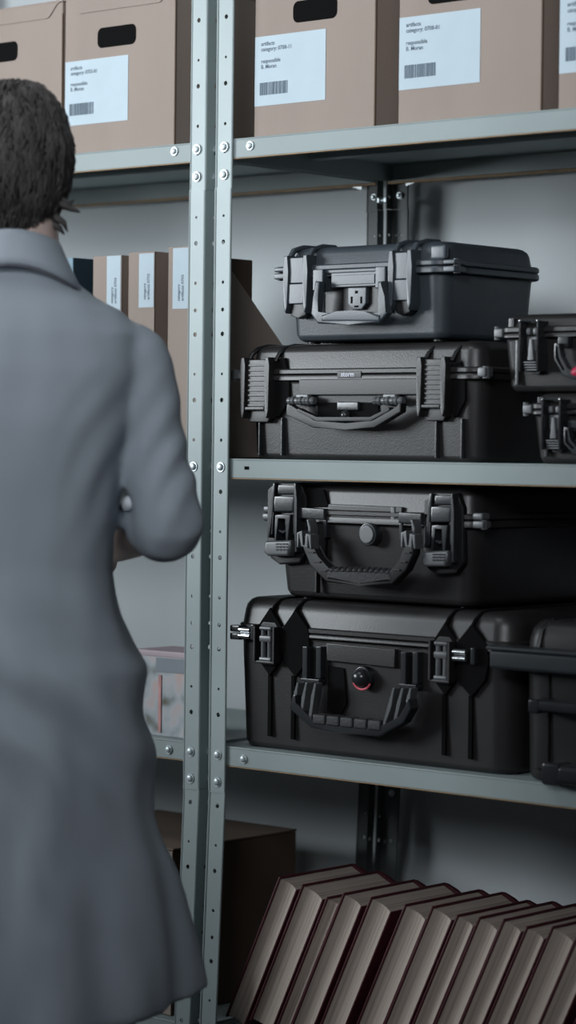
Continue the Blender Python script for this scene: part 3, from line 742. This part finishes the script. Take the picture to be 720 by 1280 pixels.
for pts in (((374, 853), (371, 868), (369, 880)), ((385, 853), (381, 872), (379, 890)), ((396, 854), (393, 870), (389, 898)),
            ((494, 860), (489, 882), (481, 908)), ((505, 860), (500, 880), (495, 902)), ((515, 860), (512, 874), (510, 888))):
    lp.mark().ribbon([P(a, b, Yh) for a, b in pts], [.0045, .006, .006], Y-.034, Y-.018, .0015)
lp.build('handle_arm', PLS, ho, 40)
g = MB()
xa_, xb_ = P(394, 900, Yh)[0], P(480, 908, Yh)[0]
for i in range(5):
    x_ = xa_+(xb_-xa_)*(i+.5)/5; zz = P(394+86*(i+.5)/5, 901+9*(i+.5)/5-3, Yh)[1]
    g.box(x_-(xb_-xa_)/10.6, x_+(xb_-xa_)/10.6, Y-.038, Y-.016, zz-.008, zz+.0075, .003)
g.build('grip', RUB, ho, 50)
hinges(r, (.12, .46), .395, .9135, PL)

# --- case 7 : right
Yc = .012
r = empty('equipment_case', 'black wheeled hard case at the right edge, standing beside the largest one', 'case', (.75, .2, ZS[1]), GC)
x0_ = .5745+.002
b = MB(); b.shell(x0_, .93, Yc, .385, .03, [(ZS[1]+.0002, .014), (ZS[1]+.004, .006), (ZS[1]+.012, .003), (.893, 0)]); bd = b.build('body', PL, r, 40)
b = MB(); b.shell(x0_, .93, Yc, .385, .03, [(.916, 0), (.930, .001), (.945, .005), (.9555, .014), (.9585, .026)]); b.build('lid', PL, r, 40)
b = MB()
zA, zB = P(640, 812, -.012)[1], P(640, 838, -.012)[1]
b.box(P(616, 820, -.015)[0], .945, -.026, .0135, zB+.001, zA, .006, 3); b.box(P(616, 820, -.015)[0]-.002, .945, -.029, .0125, zA-.001, zA+.004, .0015); b.box(.585, .93, Yc-.006, .38, .892, .917, .004)
rm = b.build('rim', mat('blue grey rim plastic', (.034, .039, .044), .4, 0, .1, 20, .1, 300), r, 40)
g = MB()
x = P(672, 900, Yc)[0]; g.box(x-.001, x+.001+.02, Yc-.003, Yc+.004, .75, .888, .003)
x = P(676, 790, Yc)[0]; g.tube([(x-.002, Yc-.002, .918), (x, Yc+.004, .943), (x+.006, Yc+.02, .956), (x+.01, Yc+.3, .957)], .004, 8); g.build('body_rib', PLD, bd)
h = MB(); x, z = P(662, 882, -.02); h.box(x, x+.018, -.026, .016, z-.010, z+.010, .004); h.box(x+.012, x+.30, -.024, -.006, z-.006, z+.009, .004); h.box(x+.28, x+.298, -.026, .016, z-.010, z+.010, .004); h.build('carry_handle', PLG, r, 40)
h = MB(); x, z = P(676, 965, -.02); h.box(x, x+.03, -.022, .016, z-.018, z+.014, .006); h.box(x+.03, x+.27, -.028, .016, z-.014, z+.013, .008, 3); h.box(x+.27, x+.30, -.022, .016, z-.018, z+.014, .006); h.build('pull_handle', PLG, r, 40)

# ------------------------------------------------------------------ leaning books
tops = [.1539, .206, .236, .281, .337, .402, .449, .488, .5315, .572, .6115, .6615, .700, .752, .795]
ords = ['first', 'second', 'third', 'fourth', 'fifth', 'sixth', 'seventh', 'eighth', 'ninth', 'tenth', 'eleventh', 'twelfth', 'thirteenth', 'fourteenth', 'fifteenth']
AL = math.radians(25.0)
for i, xt in enumerate(tops):
    h = .254 if i == 0 else (.2425+.003*math.sin(i*2.3)); al = AL+math.radians(.0)
    th = ((.040, .046, .026, .040, .0435, .0445, .041, .034, .039, .036, .0355, .0425, .036, .036, .04)[i])
    z0 = ZS[0]; piv = Vector((xt-h*math.sin(al), .03, z0))
    root = empty('hardback_book', 'hardback book with maroon boards and aged pages, %s from the left in the leaning row' % ords[i], 'book', piv, 'maroon hardback books leaning on the bottom shelf')
    dep = .175+.006*math.sin(i*1.7); bt = .0026
    # local: u from -th..0 (thickness), w 0..h ; built flat then rotated about y
    b = MB(); b.box(-th, -th+bt, 0, dep, 0, h, .0008); b.box(-bt, 0, 0, dep, 0, h, .0008)
    b.prism([(-th, dep-.002), (0, dep-.002), (-th*.1, dep+.004), (-th*.5, dep+.007), (-th*.9, dep+.004)], 0, h, axis='z')
    cv = MB(); cv.v = b.v; cv.f = b.f
    me_off = piv
    def put(mb, name, m):
        me = bpy.data.meshes.new(name); me.from_pydata([tuple(v) for v in mb.v], [], mb.f); me.materials.append(m)
        for p in me.polygons: p.use_smooth = True
        me.set_sharp_from_angle(angle=math.radians(35)); o = bpy.data.objects.new(name, me); C.objects.link(o); o.parent = root; return o
    put(cv, 'cover', COVER)
    p = MB(); n = 8; w0, w1 = -th+bt, -bt; pts = []
    for k in range(n+1):
        t = k/n; pts.append((w0+(w1-w0)*t, .0045+.007*math.sin(PI*t)))
    pts += [(w1, dep-.003), (w0, dep-.003)]
    p.prism(pts, .003, h-.004, axis='z'); put(p, 'page_block', PAGES)
    root.rotation_euler = (0, al, 0)

# ------------------------------------------------------------------ the person
DP = 3.45
Bc = PD(20, 553, DP); Bc.z = 0
def L(e1, e2, z): return Vector((Bc.x, Bc.y, 0)) + RT*e1 + VH*e2 + ZZ*z      # right, forward (away), up
def pz(py): return 1.2+(553-py)/939.0
def pe(px): return (px-20)/939.0
person = empty('person', 'person with short dark hair in a blue-grey lab coat, seen from behind', 'person', (Bc.x, Bc.y, 0))
def remeshed(mb, vox, name, m, parent, smooth=4, disp=None, factor=.5):
    me = bpy.data.meshes.new('tmp'); me.from_pydata([tuple(v) for v in mb.v], [], mb.f)
    o = bpy.data.objects.new('tmp', me); C.objects.link(o)
    md = o.modifiers.new('r', 'REMESH'); md.mode = 'VOXEL'; md.voxel_size = vox; md.use_smooth_shade = True
    if smooth: s_ = o.modifiers.new('s', 'SMOOTH'); s_.iterations = smooth; s_.factor = factor
    dg = bpy.context.evaluated_depsgraph_get(); e = o.evaluated_get(dg); me2 = bpy.data.meshes.new_from_object(e)
    bpy.data.objects.remove(o)
    if disp:
        ns = [v.normal.copy() for v in me2.vertices]
        for v, nn in zip(me2.vertices, ns): v.co += nn*disp(v.co, nn)
    me2.name = name; me2.materials.clear(); me2.materials.append(m)
    for p in me2.polygons: p.use_smooth = True
    o = bpy.data.objects.new(name, me2); C.objects.link(o)
    if parent: o.parent = parent; me2.transform(Matrix.Translation(-parent_origin(parent)))
    return o
def loft(mb, secs, n=48):
    "secs: (center Vector, a, b, dirA, dirB, fn) closed tube of ellipses"
    vs = []; fs = []
    for c, a, b, da, db, fn in secs:
        for k in range(n):
            w = 2*PI*k/n; q_ = fn(w) if fn else 0
            cw, sw = math.cos(w), math.sin(w)
            e = 2/2.35
            X = math.copysign(abs(cw)**e, cw)*(a+q_); Yy = math.copysign(abs(sw)**e, sw)*(b+q_)
            vs.append(c+da*X+db*Yy)
    for i in range(len(secs)-1):
        for k in range(n): fs.append([i*n+k, i*n+(k+1) % n, (i+1)*n+(k+1) % n, (i+1)*n+k])
    fs.append(list(range(n))[::-1]); fs.append([(len(secs)-1)*n+k for k in range(n)])
    mb.add(vs, fs)
def limb(mb, pts, rs, n=20):
    "smooth tapered limb through pts, rounded ends"
    P_ = [Vector(p) for p in pts]; out = []; R = []
    m_ = len(P_)
    for i in range(m_-1):
        p0 = P_[max(i-1, 0)]; p1 = P_[i]; p2 = P_[i+1]; p3 = P_[min(i+2, m_-1)]
        for k in range(6):
            t = k/6; out.append(.5*((2*p1)+(p2-p0)*t+(2*p0-5*p1+4*p2-p3)*t*t+(3*p1-p0-3*p2+p3)*t**3)); R.append(rs[i]*(1-t)+rs[i+1]*t)
    out.append(P_[-1]); R.append(rs[-1])
    mb.tube(out, R, n); mb.ball(out[0], R[0]); mb.ball(out[-1], R[-1])
# body (one continuous mesh)
bd = MB()
def sec(z, a, b, cx=0, cy=0): return (L(cx, cy, z), a, b, RT, VH, None)
loft(bd, [sec(.90, .132, .095), (sec(.98, .125, .09)), sec(1.08, .112, .085), sec(1.2, .125, .095), sec(1.3, .140, .095), sec(1.345, .125, .080), sec(1.385, .078, .060), sec(1.41, .056, .054), sec(1.50, .053, .055, 0, .005), sec(1.55, .05, .055, 0, .012)], 32)
HC = L(-.006, .012, 1.563)
def head(mb):
    n, m_ = 40, 30; vs = []; fs = []
    for i in range(m_+1):
        a = PI*i/m_
        for k in range(n):
            w = 2*PI*k/n; sx, sy, cz = math.sin(a)*math.cos(w), math.sin(a)*math.sin(w), math.cos(a)
            X = .072*sx; F_ = .092*sy; Z_ = .112*cz
            if cz < 0:   # narrow to the chin
                t = -cz; X *= 1-.42*t*t; F_ = F_*(1-.18*t*t)+.018*t
            if sy > 0:   # flatten the face and model its features
                F_ *= .95
                d = lambda x0, z0, sxx, szz: math.exp(-((X-x0)/sxx)**2-((Z_-z0)/szz)**2)
                F_ += .020*d(0, -.022, .011, .014)+.011*d(0, -.004, .008, .020)       # nose
                F_ -= .008*d(.031, .004, .014, .010)+.008*d(-.031, .004, .014, .010)  # eye sockets
                F_ += .005*d(0, .020, .045, .008)                                     # brow
                F_ += .006*d(0, -.058, .020, .006)+.005*d(0, -.069, .017, .005)-.003*d(0, -.0635, .02, .002)  # lips
                F_ += .009*d(0, -.092, .020, .012)                                    # chin
            vs.append(HC+RT*X+VH*F_+ZZ*Z_)
    for i in range(m_):
        for k in range(n): fs.append([i*n+k, (i+1)*n+k, (i+1)*n+(k+1) % n, i*n+(k+1) % n])
    bm = bmesh.new(); bv = [bm.verts.new(v) for v in vs]
    for f in fs: bm.faces.new([bv[j] for j in f])
    bmesh.ops.remove_doubles(bm, verts=bm.verts[:], dist=1e-6); mb.from_bm(bm)
head(bd)
for s in (-1, 1):   # ears
    c = HC+RT*s*.066+VH*.004+ZZ*-.008; bd.ball(c, .008, .016, .030); bd.tube([c+VH*.008+ZZ*-.02, c+RT*s*.010+VH*-.012+ZZ*.0, c+RT*s*.008+VH*-.008+ZZ*.024, c+VH*.008+ZZ*.026], .0045, 8)
SH = {1: L(.155, 0, 1.304), -1: L(-.155, 0, 1.304)}
EL = {1: L(pe(209), -.01, pz(655)), -1: L(-pe(205), -.02, pz(650))}
WR = {1: L(pe(128), .200, pz(694)), -1: L(-.13, .20, pz(640))}
def hand(mb, w, d, up, s):
    "w wrist, d hand direction, up back-of-hand normal, s side of thumb"
    d = d.normalized(); sd = d.cross(up).normalized()*s; n = up.normalized()
    limb(mb, [w, w+d*.03, w+d*.075], [.022, .026, .030]); mb.ball(w+d*.055, .001)
    mb.ball(w+d*.05+sd*.012, .022, .022, .022); mb.ball(w+d*.05-sd*.014, .021, .021, .021)
    for k, (off, ln) in enumerate(((.027, .068), (.009, .077), (-.009, .072), (-.026, .056))):
        b0 = w+d*.075+sd*off; p = [b0]; ang = .25
        for j, fr in enumerate((.45, .32, .23)):
            ang += .45+.1*k*.3; p.append(p[-1]+(d*math.cos(ang)-n*math.sin(ang))*ln*fr)
        limb(mb, p, [.0095, .0088, .0080, .0068], 12)
    t0 = w+d*.028+sd*.022; limb(mb, [t0, t0+(d*.6+sd*.7-n*.3).normalized()*.035, t0+(d*.9+sd*.35-n*.6).normalized()*.062], [.0125, .0105, .0085], 12)
for s in (-1, 1):
    limb(bd, [SH[s]-RT*s*.05-ZZ*.01, SH[s]-ZZ*.006, (SH[s]+EL[s])/2, EL[s], (EL[s]*.6+WR[s]*.4), WR[s]], [.038, .041, .034, .033, .032, .024])
    hd_ = (WR[s]-EL[s]).normalized()*.8 - RT*s*.45
    hand(bd, WR[s], hd_, (RT*s*.5+ZZ*.8), 1 if s > 0 else -1)
    hip = L(s*.068, 0, .90); kn = L(s*.09, .02, .49); an = L(s*.09, -.01, .10)
    limb(bd, [hip, (hip+kn)/2, kn, kn*.6+an*.4+VH*-.015, an], [.070, .068, .052, .052, .036])
    limb(bd, [an-ZZ*.045, an+VH*.08-ZZ*.06, an+VH*.16-ZZ*.07], [.036, .036, .028])
remeshed(bd, .0045, 'body', SKIN, person, 5)
# trousers and shoes
tr = MB()
for s in (-1, 1):
    hip = L(s*.085, 0, .88); kn = L(s*.09, .02, .49); an = L(s*.09, -.012, .07)
    hip = L(s*.068, 0, .88); loft(tr, [(hip, .078, .095, RT, VH, None), ((hip+kn)/2, .085, .092, RT, VH, None), (kn, .075, .078, RT, VH, None), ((kn+an)/2, .072, .078, RT, VH, None), (an, .066, .075, RT, VH, None)], 28)
loft(tr, [sec(.80, .150, .105), sec(.9, .142, .10), sec(1.0, .130, .097)], 32)
remeshed(tr, .008, 'trousers', SKIND, person, 4)
for s in (-1, 1):
    sh = MB(); an = L(s*.09, -.01, .05)
    limb(sh, [an+VH*-.03-ZZ*.004, an+VH*.07-ZZ*.010, an+VH*.17-ZZ*.016], [.046, .045, .034]); sh.ball(an+ZZ*.03, .048)
    o = remeshed(sh, .006, 'shoe', PLG, person, 4)
    zs_ = [v.co.z for v in o.data.vertices]
    for v in o.data.vertices: v.co.z = max(v.co.z, .002)
# coat
ct = MB()
rows = [(1.436, .058, .064), (1.422, .068, .074), (1.406, .084, .085), (1.388, .108, .092), (1.370, .140, .100), (1.34, .165, .110), (1.29, .168, .120), (1.22, .155, .124), (1.12, .136, .118), (1.03, .130, .114),
        (.96, .142, .120), (.925, .155, .126), (.895, .176, .132), (.84, .182, .138), (.76, .182, .146), (.66, .198, .152), (.58, .219, .160), (.52, .230, .166), (.475, .236, .170), (.44, .238, .172)]
secs = []
for z, a, b in rows:
    def fn(w, z=z):
        k = max(0, (1.0-z)/.56); k = min(1, k)
        return k*k*(.014*math.sin(5*w+.6+z*1.5)+.010*math.sin(9*w+2.1-z*2)+.004*math.sin(15*w+z*3))
    hemz = .022*1.0
    secs.append((L(.0, -.002, z), a, b, RT, VH, fn))
loft(ct, secs, 96)
for v in ct.v:      # the hem rises to the right
    e = (v-Vector((Bc.x, Bc.y, 0))).dot(RT); k = max(0, (.80-v.z)/.36); v.z += k*(.040*e/.25-.018)
for s in (-1, 1):
    sho, el = SH[s], EL[s]
    fe = (WR[s]*.24+el*.76)+ZZ*.008
    limb(ct, [sho-RT*s*.045-ZZ*.012, sho-ZZ*.004, (sho*.5+el*.5)+RT*s*.003, el+RT*s*.001-ZZ*.002, fe], [.052, .050, .044, .048, .042])
def cdisp(co, nn):
    z = co.z; e = (co-Vector((Bc.x, Bc.y, 0))).dot(RT)
    q_ = noise.noise(Vector((co.x*9, co.y*9, co.z*3.5)))*(.0085 if z < 1.0 else .0055)
    q_ += noise.noise(Vector((co.x*22+5, co.y*22, co.z*9)))*.003
    # drag folds running from the elbow side down across the waist
    t = (z+e*.9); m_ = max(0, 1-abs(z-.80)/.24)*max(0, min(1, (e+.12)/.15))
    q_ += m_*.010*math.sin(t*48+noise.noise(co*5)*2)
    m2 = max(0, 1-abs(z-1.17)/.14)*max(0, min(1, (e-.06)/.06))
    q_ += m2*.0028*math.sin((z-e*1.6)*85+noise.noise(co*7)*2)
    return q_
coat = remeshed(ct, .0065, 'lab_coat', COAT, person, 5, cdisp)
# open the hem and give the cloth a thickness
bm = bmesh.new(); bm.from_mesh(coat.data)
lo = [f for f in bm.faces if f.normal.z < -.75 and f.calc_center_median().z < .56]
bmesh.ops.delete(bm, geom=lo, context='FACES'); bm.to_mesh(coat.data); bm.free()
md = coat.modifiers.new('s', 'SOLIDIFY'); md.thickness = .003; md.offset = -1
# collar
cl = MB()
cs = []
for z, a, b, dz in ((1.392, .092, .091, 0), (1.402, .086, .086, 0), (1.416, .076, .078, 0), (1.430, .067, .071, 0), (1.438, .063, .068, 0)):
    cs.append((L(-.004, -.004, z+.004), a, b, RT, VH, None))
vs0 = len(cl.v); loft(cl, cs, 48)
def carc(v):
    w = (v-Vector((Bc.x, Bc.y, 0))); e_ = w.dot(RT); return .030*(1-min(1.3, (e_/.085)**2))-.030*max(0, w.dot(VH)+.03)/.09
for v in cl.v: v.z += carc(v)
cl.f = [f for f in cl.f if len(f) == 4]
o = cl.build('collar', COAT, coat, 60); md = o.modifiers.new('s', 'SOLIDIFY'); md.thickness = .002; md.offset = 1
sm = MB(); pts = []
for k in range(49):
    w = 2*PI*k/48; cw, sw = math.cos(w), math.sin(w); e = 2/2.35
    p_ = L(-.004+math.copysign(abs(cw)**e, cw)*.0945, -.004+math.copysign(abs(sw)**e, sw)*.0935, 1.394); p_.z += carc(p_); pts.append(p_)
sm.tube(pts, .0016, 6); sm.build('collar_seam', COATD, coat)
# hair
hr = MB()
hr.ball(HC+ZZ*.020+VH*-.012, .001)
vs = []; fs = []; n, m_ = 48, 32
for i in range(m_+1):
    a = PI*i/m_
    for k in range(n):
        w = 2*PI*k/n; sx, sy, cz = math.sin(a)*math.cos(w), math.sin(a)*math.sin(w), math.cos(a)
        x_, y_, z_ = .075*sx, .098*sy, .099*cz
        if cz < 0: x_ *= 1-.26*cz*cz; z_ *= 1.36; y_ = y_*(1-.25*cz*cz)
        if sy > .25: z_ = max(z_, .035-.03*(1-sy)) if sy > .45 else max(z_, -.03)
        vs.append(HC+RT*x_+VH*(y_-.008)+ZZ*(z_+.012))
for i in range(m_):
    for k in range(n): fs.append([i*n+k, (i+1)*n+k, (i+1)*n+(k+1) % n, i*n+(k+1) % n])
bm = bmesh.new(); bv = [bm.verts.new(v) for v in vs]
for f in fs: bm.faces.new([bv[j] for j in f])
bmesh.ops.remove_doubles(bm, verts=bm.verts[:], dist=1e-6); hr.from_bm(bm)
rnd = random.Random(3)
def hdisp(co, nn):
    l = co-HC
    ang = math.atan2(l.dot(VH), l.dot(RT))
    return .006*noise.noise(Vector((ang*4, l.z*14, 1)))+.004*noise.noise(Vector((ang*14, l.z*22+ang*5, 3)))
hair = remeshed(hr, .005, 'hair', HAIR, person, 2, hdisp)
st = MB()
for k in range(1500):
    th_ = rnd.uniform(-PI, 0) if rnd.random() < .85 else rnd.uniform(-PI*1.15, PI*.15); el_ = rnd.uniform(-.75, 1.35)
    ce = math.cos(el_); u = Vector((ce*math.cos(th_), ce*math.sin(th_), math.sin(el_)))
    pts = []; rr_ = []
    x_, y_, z_ = u; curl = rnd.uniform(-1, 1); ln = rnd.uniform(.03, .06)*(1.0 if el_ > -.4 else .7)
    a = el_; t_ = th_
    for j in range(6):
        f_ = j/5; a2 = el_-f_*ln/.1; t2 = th_+curl*f_*.35
        ce = math.cos(a2); rad = 1.0+.035*math.sin(f_*PI)+(.05*f_ if rnd.random() < .15 else 0.0)+(.03*f_*f_)
        narrow = 1-.28*max(0, -math.sin(a2))**2
        xx = .0755*ce*math.cos(t2)*rad*narrow; yy = .099*ce*math.sin(t2)*rad*(1-.2*max(0, -math.sin(a2))**2); zz = .0995*math.sin(a2)*rad*(1.32 if a2 < 0 else 1)
        pts.append(HC+RT*xx+VH*(yy-.008)+ZZ*(zz+.012)); rr_.append(.0020*(1-.85*f_))
    st.tube(pts, rr_, 5)
for px_, py_, ex, ez in ((86, 268, .020, -.004), (84, 262, .014, .006), (80, 285, .010, -.012), (66, 300, .008, -.014), (74, 292, .012, -.008)):
    p_ = L(pe(px_)-.006, -.02, pz(py_)); st.tube([p_-RT*.03+ZZ*.03, p_-RT*.008+ZZ*.008, p_+RT*ex*.5, p_+RT*ex+ZZ*ez], [.007, .006, .004, .0008], 6)
st.build('hair_strands', HAIR, hair, 180)
# a rolled white sheet held in the right hand
mb = MB(); p0 = L(.150, .005, 1.116); p1 = L(.112, .30, 1.062)
mb.cyl(p0, p1, .0095, 20); u_ = (p1-p0).normalized(); mb.ball(p0, .0088, .0088, .0088)
o = mb.build('rolled_paper', mat('bright white paper', (.85, .88, .93), .7), None, 35, tuple(p0)); o['label'] = 'rolled white sheet of paper peeking out between the right arm and the back'; o['category'] = 'paper'

# ------------------------------------------------------------------ light and camera
def area(loc, tgt, size, sy, energy, col):
    l = bpy.data.lights.new('window_or_fill_light', 'AREA'); l.shape = 'RECTANGLE'; l.size = size; l.size_y = sy; l.energy = energy; l.color = col
    o = bpy.data.objects.new('window_or_fill_light', l); C.objects.link(o); o.location = loc
    o.rotation_euler = (Vector(tgt)-Vector(loc)).to_track_quat('-Z', 'Y').to_euler(); return o
kl = area((-2.5, -2.3, 1.9), (.2, .2, 1.80), 1.6, 1.1, 17.5, (.88, .95, 1.0)); kl.data.spread = math.radians(62)
fl = area((1.9, -3.6, 2.6), (.2, -.3, 1.8), 1.6, 1.0, 7.2, (.90, .95, 1.0)); fl.data.spread = math.radians(48)  # added fill lamp from the camera side, not a window
area((-.1, -1.3, 2.9), (.12, -.55, 1.5), .9, .9, 12, (.9, .95, 1.0))  # added overhead lamp to lift hair and shoulders, not a window
w = bpy.data.worlds.new('World'); bpy.context.scene.world = w; w.use_nodes = True
w.node_tree.nodes['Background'].inputs[0].default_value = (.68, .70, .74, 1); w.node_tree.nodes['Background'].inputs[1].default_value = .07
cam = bpy.data.cameras.new('camera'); co = bpy.data.objects.new('camera', cam); C.objects.link(co)
cam.sensor_fit = 'VERTICAL'; cam.sensor_height = 36; cam.lens = FPX/1280*36
cr, sr = math.cos(ROLL), math.sin(ROLL)
right = RT*cr + (-UP)*(-sr); down = RT*sr + (-UP)*cr
# pixel X axis in world: X=a*cr-b*sr (a right, b down)
Xax = RT*cr + UP*sr; Dax = RT*sr - UP*cr
Xw = RT*cr - (-UP)*sr
Yw = -(RT*sr + (-UP)*cr)
co.matrix_world = Matrix(((Xw.x, Yw.x, -VV.x, CAM.x), (Xw.y, Yw.y, -VV.y, CAM.y), (Xw.z, Yw.z, -VV.z, CAM.z), (0, 0, 0, 1)))
cam.clip_start = .05; cam.dof.use_dof = True; cam.dof.focus_distance = 3.9; cam.dof.aperture_fstop = 3.0
sc = bpy.context.scene; sc.camera = co
sc.view_settings.view_transform = 'Standard'; sc.view_settings.look = 'None'; sc.view_settings.exposure = 0
